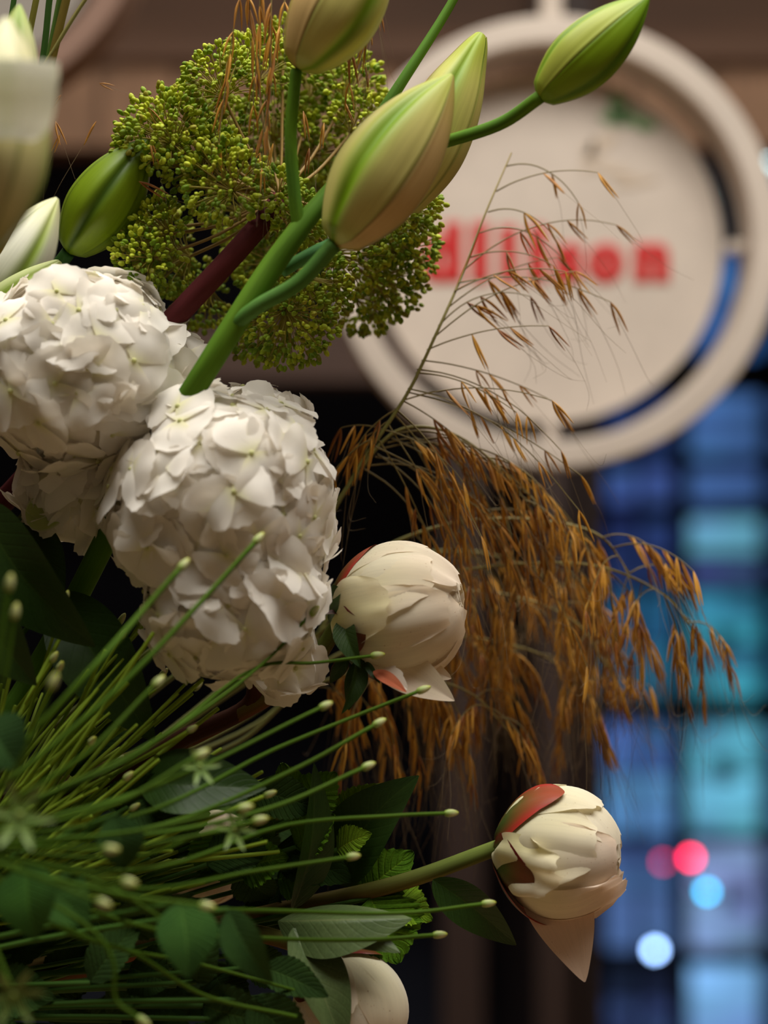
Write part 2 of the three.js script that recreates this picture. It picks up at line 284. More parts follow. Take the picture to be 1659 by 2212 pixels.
// ---------------------------------------------------------------- lilies
const lilyProf = v => lilyBody(v) * Math.pow(sst(-0.004, 0.05, v), 0.6);
const lilyBody = v => { if (v < 0.41) { const a = v / 0.41; return 0.3 + 0.7 * Math.pow(Math.sin(a * Math.PI / 2), 0.9); } const b = (v - 0.41) / 0.59; return 1 - 0.94 * Math.pow(b, 2.1); };
function lilyBud(parent, base, tip, R, o = {}) {
  const { roll = 0, tepals, rib = 0.16, bend = 0.05, open = 0, flatN = 0.06 } = o;
  const L = base.distanceTo(tip), g = new THREE.Group(); g.name = 'bud'; place(g, base.clone().sub(parent.position), tip.clone().sub(base), V(0, 0, 1)); parent.add(g);
  for (let k = 0; k < 3; k++) {
    const th0 = roll + k * Math.PI * 2 / 3, [pale, green, tipc] = tepals[k % tepals.length];
    const geo = surf(28, 40, (a, v) => {
      const u = a * 2 - 1, th = th0 + u * Math.PI / 3 * 1.04 * (1 - open * 0.35 * sst(0.7, 1, v));
      const groove = -0.075 * gauss(u / 0.1) * sst(0.02, 0.2, v), flank = 0.03 * gauss((Math.abs(u) - 0.28) / 0.16), lip = 0.05 * sst(0.8, 0.95, Math.abs(u)) - 0.05 * sst(0.95, 1.0, Math.abs(u));
      const r = R * lilyProf(v) * (1 + groove + flank + lip - flatN * Math.abs(u) ** 3) + open * R * 0.5 * sst(0.72, 1, v) ** 2;
      const y = v * L * (1 - open * 0.03 * Math.abs(u)), off = bend * L * Math.sin(v * Math.PI);
      const n = vnoise(u * 3 + k * 9, v * 5);
      let c = mixc(pale, green, clamp(gauss(u / (rib * (1 + 0.5 * v))) * 0.95 + 0.1 * n));
      c = mixc(c, tipc, sst(0.62, 0.98, v) * 0.75); c = mixc(c, green, 0.45 * (1 - sst(0.0, 0.16, v)));
      c = mixc(c, mixc(green, [0.03, 0.06, 0.01], 0.5), 0.75 * sst(0.9, 0.965, Math.abs(u)));
      return [Math.sin(th) * r + off * 0.3, y, Math.cos(th) * r + off * 0.4, ...c];
    });
    const m = setup(new THREE.Mesh(geo, M.lily)); m.name = 'petal'; g.add(m);
  }
  return g;
}
const G = { lilyGreen: lin(128, 160, 52), deep: lin(62, 100, 28), paleG: lin(190, 200, 120), cream: lin(214, 202, 168), pinkish: lin(196, 168, 132), stemG: lin(104, 142, 28), stemB: lin(72, 116, 40), white: lin(232, 226, 204) };
const stemTone = (a, b) => (t, i) => mixc(a, b, 0.5 + 0.5 * Math.sin(t * 9 + i * 6) * 0.4);
function stalk(t, name, pts, r, a = G.stemG, b = G.stemB, n = 30) { return part(t, name, tube(pts, r, { n, radial: 12, color: stemTone(a, b) }), M.stem); }
{
  // the stalk with the four large buds
  const t = thing('lily_stalk', 'tall green lily stalk with four closed buds in front of the green seed head', 'lily', mouth(), undefined);
  const B = t.position;
  stalk(t, 'stem', [B.clone(), at(60, 1480, 1.0), at(300, 1030, 0.985), at(430, 822, 0.955), at(512, 692, 0.952), at(585, 580, 0.955), at(650, 490, 0.958), at(735, 385, 0.975), at(850, 205, 0.985), at(990, -20, 1.0), at(1050, -160, 1.0)], t => lerp(0.0062, 0.0022, sst(0.45, 0.95, t)), G.stemG, G.stemB, 60);
  stalk(t, 'pedicel', [at(645, 492, 0.957), at(634, 400, 0.955), at(628, 290, 0.953), at(640, 150, 0.95)], t => 0.0034 - 0.0004 * t);
  stalk(t, 'pedicel', [at(505, 700, 0.95), at(560, 660, 0.945), at(645, 610, 0.942), at(722, 528, 0.94)], t => 0.0038 + 0.0004 * t, lin(96, 140, 66), G.stemB);
  stalk(t, 'pedicel', [at(610, 585, 0.966), at(670, 550, 0.972), at(735, 520, 0.985), at(850, 470, 0.995)], 0.0034, lin(90, 150, 92), G.stemB);
  stalk(t, 'pedicel', [at(745, 370, 0.98), at(850, 345, 0.98), at(945, 312, 0.975), at(1085, 265, 0.965), at(1168, 208, 0.955)], t => 0.0029 + 0.0006 * t);
  const green = [lin(172, 180, 70), lin(98, 134, 6), lin(132, 158, 24)], mid = [lin(200, 188, 106), lin(106, 140, 6), lin(142, 160, 36)], pink = [lin(206, 172, 112), lin(134, 130, 26), lin(160, 148, 62)];
  lilyBud(t, at(642, 152, 0.95), at(838, -165, 0.95), 96 / F * 0.95, { roll: 0.75, tepals: [mid, green, pink], rib: 0.17 });
  lilyBud(t, at(722, 532, 0.94), at(976, 162, 0.95), 104 / F * 0.945, { roll: -0.45, tepals: [[lin(202, 190, 112), lin(114, 152, 2), lin(160, 170, 58)], pink, mid], rib: 0.24, bend: -0.03 });
  lilyBud(t, at(862, 462, 0.995), at(1040, 74, 1.0), 80 / F, { roll: -0.1, tepals: [[lin(206, 198, 112), lin(104, 142, 4), lin(154, 174, 30)], mid, pink], rib: 0.24, open: 0.22, bend: -0.02 });
  lilyBud(t, at(1163, 214, 0.955), at(1402, -8, 0.95), 71 / F * 0.95, { roll: 0.95, tepals: [[lin(132, 164, 14), lin(80, 124, 2), lin(102, 142, 8)], [lin(184, 146, 74), lin(88, 112, 8), lin(114, 130, 16)], green], rib: 0.2, bend: 0.03 });
}
{
  const t = thing('lily_stalk', 'lily stalk with a deep green bud and white striped buds above the hydrangea', 'lily', mouth());
  stalk(t, 'stem', [t.position.clone(), at(-190, 1150, 1.02), at(-60, 880, 1.03), at(40, 690, 1.02), at(115, 590, 1.005), at(148, 545, 1.0)], t => lerp(0.005, 0.0038, t), lin(58, 96, 36), lin(46, 84, 40), 40);
  stalk(t, 'pedicel', [at(-80, 920, 1.03), at(-90, 800, 1.05), at(-62, 700, 1.06)], 0.0036); stalk(t, 'pedicel', [at(-110, 960, 1.025), at(-120, 860, 1.02), at(-95, 770, 1.01)], 0.0036);
  const deep = [lin(122, 148, 16), lin(60, 88, 8), lin(90, 120, 14)];
  lilyBud(t, at(147, 548, 1.0), at(318, 300, 0.995), 77 / F, { roll: 0.05, tepals: [deep, [lin(116, 142, 14), lin(56, 84, 8), lin(88, 118, 14)], deep], rib: 0.14, bend: 0.02, flatN: 0.09 });
  const wht = [lin(236, 232, 214), lin(160, 184, 70), lin(206, 206, 140)];
  lilyBud(t, at(-62, 700, 1.06), at(124, 428, 1.06), 76 / F * 1.06, { roll: 0.55, tepals: [wht, wht, wht], rib: 0.16 });
  lilyBud(t, at(-100, 775, 1.01), at(138, 560, 1.0), 62 / F, { roll: -0.4, tepals: [[lin(206, 214, 150), lin(150, 180, 60), lin(196, 206, 130)]], rib: 0.2 });
}
{
  const t = thing('lily_stalk', 'blurred lily at the left edge with one petal rolled back from the white bud', 'lily', mouth());
  stalk(t, 'stem', [t.position.clone(), at(-330, 1200, 0.86), at(-180, 800, 0.8), at(-60, 540, 0.78)], t => lerp(0.005, 0.004, t), undefined, undefined, 40);
  stalk(t, 'pedicel', [at(-230, 900, 0.82), at(-120, 560, 0.86), at(-10, 300, 0.9)], 0.0035);
  const gr = [lin(200, 190, 130), lin(96, 120, 30), lin(206, 200, 160)];
  lilyBud(t, at(-48, 540, 0.78), at(14, 40, 0.8), 122 / F * 0.78, { roll: -0.35, tepals: [[lin(206, 196, 140), lin(100, 118, 26), lin(210, 206, 170)], gr, gr], rib: 0.3 });
  lilyBud(t, at(6, 300, 0.9), at(42, 10, 0.9), 56 / F * 0.9, { roll: 0.25, tepals: [[lin(214, 212, 160), lin(110, 136, 20), lin(150, 176, 60)]], rib: 0.22 });
  // the petal that has rolled back, its white inner face outward
  const top = at(20, 128, 0.76), k = 0.77 / F;
  const g = surf(16, 24, (a, v) => {
    const u = a * 2 - 1, w = 104 * Math.sqrt(clamp(1 - Math.pow(v, 5) * 0.75));
    const s = v * 215, y = s < 40 ? -40 + s + 38 : 40 * 0.95 - (s - 40), bulge = 18 * Math.sin(v * Math.PI);
    const c = mixc(lin(240, 238, 222), lin(206, 214, 160), gauss(u / 0.2) * 0.3 + 0.2 * sst(0.85, 1, Math.abs(u)));
    return [top.x + u * w * k, top.y + (y - 40) * k, top.z + (20 + bulge - 34 * u * u + 14 * sst(0.85, 1, v)) * k, ...c];
  });
  part(t, 'petal', g, M.lilyOpen, 'white petal rolled back');
}

// ---------------------------------------------------------------- the green compound seed head
const seedGeo = (() => { const pr = [[0, 0], [0.45, 0.12], [0.85, 0.4], [1, 0.9], [0.8, 1.5], [0.35, 1.85], [0, 1.95]].map(p => new THREE.Vector2(...p)); const g = new THREE.LatheGeometry(pr, 7); g.deleteAttribute('uv'); return g; })();
function colored(g, c) { const n = g.attributes.position.count, a = new Float32Array(n * 3); for (let i = 0; i < n; i++) a.set(c, i * 3); g.setAttribute('color', new THREE.BufferAttribute(a, 3)); return g; }
{
  const hub = at(606, 425, 1.01);
  const t = thing('angelica', 'large domed green seed head of many small clusters on a purple stem', 'flower', mouth());
  part(t, 'stem', tube([t.position.clone(), at(-120, 1230, 1.05), at(30, 1060, 1.03), at(250, 820, 1.01), at(400, 662, 0.99), at(500, 555, 0.985), at(590, 452, 1.0), at(612, 418, 1.03)], t => lerp(0.0068, 0.0054, t) * (1 - 0.45 * sst(0.9, 1, t)), { n: 60, radial: 14, color: stemTone(lin(104, 44, 44), lin(84, 34, 40)) }), M.stem, 'purple stem');
  const list = [[606, 410, 0.985, 56], [655, 470, 0.99, 60], [335, 262, 0.99, 92], [300, 300, 1.0, 70], [400, 235, 1.02, 80], [470, 150, 1.0, 84], [555, 120, 1.03, 80], [620, 90, 1.06, 70], [690, 170, 1.08, 84], [770, 175, 1.06, 76], [790, 250, 1.05, 70], [495, 265, 1.05, 74], [600, 250, 1.07, 88], [690, 290, 1.08, 88],
    [400, 330, 1.0, 70], [470, 380, 0.98, 92], [450, 320, 1.0, 70], [520, 440, 1.06, 84], [320, 500, 1.0, 74], [290, 560, 0.99, 66], [350, 560, 1.04, 84], [330, 480, 1.04, 60], [420, 650, 1.06, 70], [640, 720, 1.0, 96], [560, 740, 1.03, 62], [690, 640, 1.02, 92], [610, 600, 1.06, 84], [780, 560, 1.04, 90], [860, 480, 1.04, 90], [905, 440, 1.03, 74], [900, 540, 1.05, 74], [860, 610, 1.06, 84], [810, 660, 1.08, 70], [740, 420, 1.1, 90], [560, 540, 1.1, 80], [640, 420, 1.12, 90]];
  const hubOut = at(300, 760, 1.04);
  for (const [px, py, d, R] of list) {
    const c = at(px, py, d), r = R / F * d, out = c.clone().sub(hub).normalize().multiplyScalar(0.8).add(V(0.15, 0.25, 0.25)).normalize();
    const root = c.clone().addScaledVector(out, -r * 0.75), mids = hub.clone().lerp(root, 0.5).addScaledVector(V(0, -1, 0), 0.004);
    const ped = [tube([hub.clone(), mids, root], 0.0009, { n: 10, radial: 5, color: () => lin(150, 120, 66) })], seeds = [];
    const N = Math.round(76 * (R / 80) ** 1.6);
    for (let i = 0; i < N; i++) {
      const y = 1 - (i + 0.5) / N * 1.5, ph = i * 2.39996, s = Math.sqrt(Math.max(0, 1 - y * y));
      const dir = V(s * Math.cos(ph) + rr(-0.12, 0.12), y + rr(-0.1, 0.1), s * Math.sin(ph) + rr(-0.12, 0.12)).normalize().applyMatrix4(frame(out, V(0.3, 0.2, 1)));
      const tip = c.clone().addScaledVector(out, -r * 0.35).addScaledVector(dir, r * rr(0.8, 1.0));
      if (i % 2 === 0) ped.push(tube([root, root.clone().lerp(tip, 0.55).addScaledVector(out, r * 0.06), tip], 0.00033, { n: 4, radial: 4, caps: false, color: () => lin(158, 142, 60) }));
      const tone = rnd(), col = mixc(lin(100, 132, 18), lin(182, 190, 42), tone);
      for (let q = 0; q < 4; q++) {
        const sd = dir.clone().add(V(rr(-0.5, 0.5), rr(-0.5, 0.5), rr(-0.5, 0.5))).normalize(), sc = rr(0.0011, 0.0016);
        const m = frame(sd, V(rr(-1, 1), rr(-1, 1), 1.01)); m.scale(V(sc, sc * 1.35, sc * 0.75)); m.setPosition(tip.clone().add(V(rr(-1, 1), rr(-1, 1), rr(-1, 1)).multiplyScalar(0.0023)));
        seeds.push(colored(seedGeo.clone().applyMatrix4(m), mixc(col, lin(120, 96, 26), rnd() < 0.12 ? 0.6 : 0)));
      }
    }
    const u = part(t, 'umbellet', mergeGeometries(ped.map(g => { g.deleteAttribute('uv'); return g; })), M.seed);
    const sg = mergeGeometries(seeds); sg.translate(-t.position.x, -t.position.y, -t.position.z);
    const sm = setup(new THREE.Mesh(sg, M.seed)); sm.name = 'seeds'; sm.userData.kind = 'stuff'; u.add(sm);
  }
}

// ---------------------------------------------------------------- leaves
function leafGeo(base, tip, width, face, { curl = 0.12, fold = 0.25, ser = 0, nser = 14, shape = 0.42, pleat = 0, colA = lin(52, 84, 40), colB = lin(64, 100, 50), edge = null, nu = 14, nv = 26, side = 0, prof = null } = {}) {
  const L = base.distanceTo(tip), m = frame(tip.clone().sub(base), face), X = V().setFromMatrixColumn(m, 0), Y = V().setFromMatrixColumn(m, 1), Z = V().setFromMatrixColumn(m, 2);
  return surf(nu, nv, (a, v) => {
    const u = a * 2 - 1, e = prof ? prof(v) : Math.pow(Math.sin(Math.PI * Math.pow(v, shape < 0.5 ? 0.8 : 1)), 0.85) * (1 - 0.1 * v);
    const saw = ser * (v * nser - Math.floor(v * nser)) * sst(0.5, 1, Math.abs(u)), w = width / 2 * (e * (1 + saw) + 0.02);
    const x = u * w + side * L * Math.sin(v * Math.PI), y = v * L + saw * width * 0.12;
    const vv = v * 8 - Math.abs(u) * 2, z = curl * L * (Math.sin(v * Math.PI) - 0.5 * v) + fold * Math.abs(u) * w + pleat * width * Math.cos(vv * Math.PI * 2) * Math.abs(u) * 0.5;
    const p = base.clone().addScaledVector(X, x).addScaledVector(Y, y).addScaledVector(Z, z);
    let c = mixc(colA, colB, vnoise(u * 2 + base.x * 90, v * 4)); if (edge && Math.abs(u) > 0.95) c = edge;
    return [p.x, p.y, p.z, ...c];
  });
}
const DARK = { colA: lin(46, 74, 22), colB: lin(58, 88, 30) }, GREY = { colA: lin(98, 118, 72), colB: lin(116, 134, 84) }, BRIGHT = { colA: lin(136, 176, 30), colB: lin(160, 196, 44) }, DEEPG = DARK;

// ---------------------------------------------------------------- hydrangeas
const floretGeo = k => {
  const gs = [];
  for (let p = 0; p < 4; p++) {
    const az = p * Math.PI / 2 + rr(-0.12, 0.12), L = rr(0.85, 1.1), Wd = rr(0.7, 0.84), cup = rr(-0.34, 0.02), ph = rr(0, 6), lift = (p % 2) * 0.06, fold = rr(-0.14, 0.04);
    gs.push(surf(10, 9, (a, v) => {
      const u = a * 2 - 1, edge = 1 + 0.035 * Math.sin(u * 17 + ph) + 0.025 * Math.sin(u * 31 + ph * 2), w = Wd * 1.06 * Math.pow(Math.sin(Math.PI * (0.02 + 0.62 * v)), 0.8) * (1 + 0.03 * Math.sin(v * 26 + ph));
      const r = L * v * (1 - 0.3 * u * u * v) * (v > 0.9 ? edge : 1), x = u * w;
      const y = lift + cup * r * r + fold * x * x * 2 + 0.045 * Math.sin(x * 6 + ph) * v + 0.035 * Math.cos(r * 7 + ph) * v;
      const ca = Math.cos(az), sa = Math.sin(az);
      const c = mixc([0.96, 0.91, 0.83], [0.86, 0.84, 0.42], 0.65 * gauss(v / 0.22));
      return [x * ca - r * sa, y, x * sa + r * ca, ...c];
    }));
  }
  const cen = colored(new THREE.SphereGeometry(0.075, 8, 6).translate(0, 0.05, 0), [0.72, 0.72, 0.34]); gs.push(cen);
  return mergeGeometries(gs);
};
const florets = [0, 1, 2, 3, 4, 5, 6, 7].map(floretGeo);
function hydrangea(label, lobes, size, stemPts, stemCol, extra) {
  const c0 = lobes[0], t = thing('hydrangea', label, 'flower', mouth());
  part(t, 'stem', tube([t.position.clone(), ...stemPts], 0.0048, { n: 40, radial: 12, color: stemTone(...stemCol) }), M.stem);
  const spheres = lobes.map(([x, y, d, r]) => ({ c: at(x, y, d), r: r / F * d }));
  const joint = stemPts[stemPts.length - 1];
  spheres.forEach((s, si) => {
    const N = Math.round(4 * Math.PI * s.r * s.r / (size * size) * 1.25), tw = [];
    for (let i = 0; i < N; i++) {
      const y = 1 - (i + 0.5) / N * 2, q = Math.sqrt(1 - y * y), ph = i * 2.39996 + si;
      const n = V(q * Math.cos(ph) + rr(-0.1, 0.1), y + rr(-0.1, 0.1), q * Math.sin(ph) + rr(-0.1, 0.1)).normalize();
      if (n.z < -0.35) continue;
      const p = s.c.clone().addScaledVector(n, s.r * rr(0.84, 1.02));
      if (spheres.some((o, oi) => oi !== si && o.c.distanceTo(p) < o.r * 0.84)) continue;
      const m = setup(new THREE.Mesh(pick(florets), M.hydrangea)); m.name = 'floret';
      const up = n.clone().add(V(rr(-0.34, 0.34), rr(-0.3, 0.36), rr(-0.3, 0.3))).normalize();
      place(m, p.clone().sub(t.position), up, V(rr(-1, 1), rr(-1, 1), rr(-1, 1.2))); const k = size * rr(0.85, 1.15); m.scale.set(k, k, k);
      t.add(m);
      if (i % 3 === 0) tw.push(tube([joint.clone(), s.c.clone().lerp(p, 0.4), p], 0.0009, { n: 6, radial: 5, color: () => lin(120, 120, 66) }));
    }
    if (tw.length) part(t, 'branches', mergeGeometries(tw), M.stem);
  });
  return t;
}
const upper = hydrangea('white hydrangea head cut by the left edge, under the lily buds', [[175, 805, 0.985, 216], [330, 790, 1.0, 104], [45, 806, 0.99, 150], [150, 1060, 1.0, 100]], 0.018,
  [at(-120, 1300, 1.02), at(60, 1120, 1.03), at(150, 950, 1.0)], [lin(92, 100, 46), lin(70, 84, 36)]);
part(upper, 'floret', leafGeo(at(150, 1085, 0.985), at(58, 1128, 0.98), 78 / F, V(0.1, 0.2, 1), { colA: lin(190, 206, 120), colB: lin(206, 216, 140), edge: lin(226, 226, 190), prof: v => Math.pow(Math.sin(Math.PI * (0.04 + 0.72 * v)), 0.6) * Math.sqrt(1 - v ** 7) }), M.hydrangea, 'greenish petal');
hydrangea('large cream hydrangea head beside the peony, lower of the two heads', [[480, 1085, 0.975, 240], [505, 1285, 0.97, 186], [605, 1415, 0.99, 76], [545, 950, 1.0, 116]], 0.018,
  [at(-60, 1760, 1.0), at(250, 1680, 1.01), at(400, 1592, 1.01), at(545, 1515, 1.01), at(530, 1380, 0.99), at(510, 1250, 0.98)], [lin(92, 52, 36), lin(72, 40, 30)]);

// ---------------------------------------------------------------- peonies
function peonyPetal({ phi, w, th0 = 2.9, th1, R, layer = 1, flare = 0, ruffle = 0.018, notch = 0.03, ph = 0, green = 0.3, pinkE = 0.4, stretch = 1, edgeOut = 0 }) {
  return surf(20, 22, (a, v) => {
    const u = a * 2 - 1, cut = notch * (0.6 * Math.sin(u * 7 + ph) + 0.4 * Math.sin(u * 17 + ph * 3)) + 0.22 * u ** 4 + 0.04 * u * u;
    const th = lerp(th0, th1, v * (1 - cut * v)), wv = w * Math.pow(Math.sin(Math.PI * (0.08 + 0.62 * v)), 0.7) / Math.max(0.55, Math.sin(Math.max(0.35, th)));
    const az = phi + u * wv, e = sst(0.75, 1, v);
    let r = R * layer * (1 + ruffle * Math.sin(u * 6 + ph) * v + ruffle * 0.7 * Math.sin(v * 9 + ph * 2 + u * 2) + flare * e * e + edgeOut * sst(0.7, 1, Math.abs(u)) * v);
    r *= 1 + 0.02 * vnoise(u * 3 + ph, v * 4);
    const n = vnoise(u * 1.6 + ph * 3, v * 2.2 + ph);
    let c = mixc(lin(252, 244, 220), lin(236, 228, 130), clamp(green * (0.1 + n) * (1 - 0.6 * v)));
    c = mixc(c, lin(250, 226, 206), pinkE * sst(0.45, 1, v));
    const s = Math.sin(th);
    return [Math.sin(az) * s * r, Math.cos(th) * r * stretch, Math.cos(az) * s * r, ...c];
  });
}
function peony(label, cx, cy, d, Rpx, axis, o) {
  const R = Rpx / F * d, C = at(cx, cy, d), t = thing('peony', label, 'flower', o.root ?? mouth());
  const fl = new THREE.Group(); fl.name = 'blossom'; place(fl, C.clone().sub(t.position), axis, V(0, 0, 1)); t.add(fl);
  const add = (name, g, m, lab) => { const q = setup(new THREE.Mesh(g, m)); q.name = name; fl.add(q); if (lab) q.userData.label = lab; return q; };
  add('petal', surf(24, 16, (a, v) => { const th = Math.PI * v, az = a * Math.PI * 2, r = R * 0.85 * (1 + 0.02 * Math.sin(az * 5 + th * 3)); return [Math.sin(az) * Math.sin(th) * r, Math.cos(th) * r, Math.cos(az) * Math.sin(th) * r, ...lin(250, 238, 214)]; }), M.peony);
  for (const p of o.petals) add('petal', peonyPetal({ R, stretch: o.stretch ?? 1, ...p }), M.peony);
  for (const [phi, w, th1, red, layer = 1.05, tipOut = 0] of o.sepals) {
    add('sepal', surf(14, 14, (a, v) => {
      const u = a * 2 - 1, th = lerp(3.0, th1, v * (1 - 0.22 * u * u)), wv = w * Math.pow(Math.sin(Math.PI * (0.1 + 0.72 * v)), 0.7) / Math.max(0.5, Math.sin(th)), az = phi + u * wv, r = R * (layer + tipOut * v * v) * (1 + 0.015 * Math.sin(u * 5)), s = Math.sin(th);
      const c = mixc(lin(74, 92, 36), red, clamp(sst(0.3, 0.95, v) * 0.7 + sst(0.55, 1, Math.abs(u)) * 0.7 + 0.3 * vnoise(u * 3, v * 4) - 0.1));
      return [Math.sin(az) * s * r, Math.cos(th) * r * (o.stretch ?? 1), Math.cos(az) * s * r, ...c];
    }), M.sepal, 'red and green sepal');
  }
  part(t, 'stem', tube(o.stem(t.position.clone(), C.clone().addScaledVector(axis.clone().normalize(), -R * 0.96)), t => lerp(0.005, 0.0042, t), { n: 40, radial: 12, color: (q, i) => mixc(lin(116, 66, 40), lin(120, 136, 62), clamp(sst(0.45, 1, q) * 0.8 + 0.35 * Math.sin(i * 6.28 + 1))) }), M.stem);
  for (const [b, e, w, face, opt] of o.leaves ?? []) part(t, 'leaf', leafGeo(b, e, w / F, face, opt), M.leaf);
  for (const g of o.free ?? []) part(t, 'petal', g, M.peony, 'loose hanging petal');
  return t;
}
const hang = (b, e, w, face, opt) => leafGeo(b, e, w / F, face, { colA: lin(238, 218, 196), colB: lin(236, 222, 190), nv: 22, fold: 0.35, curl: 0.06, ...opt });
const RED = lin(176, 52, 40), RED2 = lin(120, 34, 30);
const basicPetals = [
  { phi: 0.3, w: 1.5, th1: -0.3, layer: 0.86, ph: 1.1, green: 0.2 }, { phi: 2.4, w: 1.5, th1: -0.25, layer: 0.87, ph: 2.1 }, { phi: 4.3, w: 1.5, th1: -0.2, layer: 0.88, ph: 0.4 },
];
peony('white peony bud beside the lower hydrangea, facing right with a drooping torn petal', 868, 1322, 1.0, 147, V(0.93, 0.16, 0.22), {
  stretch: 1.0,
  petals: [...basicPetals,
    { phi: -1.6, w: 1.1, th1: 0.25, layer: 0.94, ph: 3, green: 0.15, pinkE: 0.3, edgeOut: 0.02 }, { phi: 1.3, w: 1.2, th1: 0.1, layer: 0.93, ph: 4, pinkE: 0.6, edgeOut: 0.02 }, { phi: 2.9, w: 1.2, th1: 0.2, layer: 0.92, ph: 5 },
    { phi: 0.6, w: 0.95, th1: 0.32, layer: 0.97, ph: 1.7, green: 0.25, pinkE: 0.5, edgeOut: 0.015 }, { phi: 2.0, w: 0.9, th1: 0.55, layer: 0.975, ph: 0.9, pinkE: 0.6 },
    { phi: -0.72, w: 0.72, th1: 0.85, layer: 1.0, ph: 2.6, green: 0.4, edgeOut: 0.02, notch: 0.03 }, { phi: -1.75, w: 0.8, th1: 1.0, layer: 1.02, ph: 0.6, green: 0.2 }, { phi: -0.22, w: 0.5, th1: 1.5, layer: 1.05, ph: 5.6, green: 1.1, pinkE: 0.1, notch: 0.03, flare: 0.03 },
    { phi: -1.15, w: 0.55, th1: 0.34, layer: 0.99, ph: 4.4, pinkE: 0.6, green: 0.1, flare: 0.03 }, { phi: 0.02, w: 0.5, th1: 0.62, layer: 0.992, ph: 6.6, pinkE: 0.5, green: 0.2, flare: 0.02 }],
  sepals: [[-1.5, 0.6, 1.75, RED, 1.06], [0.15, 0.5, 1.9, RED2, 1.05], [1.2, 0.5, 1.8, RED2, 1.06], [3.0, 0.6, 1.8, RED2, 1.05], [-0.55, 0.35, 2.25, lin(60, 90, 40), 1.08]],
  stem: (b, e) => [b, at(60, 1740, 1.02), at(420, 1590, 1.015), at(660, 1448, 1.005), e],
  leaves: [[at(772, 1415, 0.985), at(742, 1542, 0.97), 46, V(0.7, 0.1, 0.7), { ...DARK, fold: 0.7, curl: 0.1 }], [at(782, 1420, 0.985), at(752, 1535, 0.985), 44, V(-0.2, 0.1, 1), { ...DARK, curl: 0.08 }], [at(752, 1420, 1.0), at(712, 1476, 1.0), 34, V(0, 0.3, 1), { ...DARK, edge: lin(110, 40, 30) }],
    [at(745, 1330, 0.985), at(690, 1326, 0.98), 18, V(0, 1, 0.6), { colA: lin(90, 34, 28), colB: lin(70, 40, 26) }], [at(742, 1330, 0.985), at(775, 1440, 0.965), 56, V(-0.4, 0.1, 1), { ...DARK, fold: 0.4 }], [at(790, 1430, 0.98), at(820, 1475, 0.97), 18, V(0, 0, 1), DARK]],
  free: [hang(at(800, 1415, 0.985), at(982, 1512, 0.975), 96, V(0.1, 0.35, 1), { fold: 0.25 }), hang(at(830, 1410, 0.995), at(975, 1465, 0.99), 60, V(0.1, 0.2, 1), { ser: 0.3, nser: 4 }), hang(at(822, 1448, 0.975), at(880, 1488, 0.965), 42, V(0.3, 0.2, 1), { ser: 0.2, nser: 3, colA: lin(230, 216, 200), colB: lin(236, 226, 210) }),
    hang(at(806, 1450, 0.972), at(878, 1494, 0.963), 30, V(-0.2, 0.6, 0.6), { colA: lin(190, 96, 60), colB: lin(206, 120, 84) })],
});
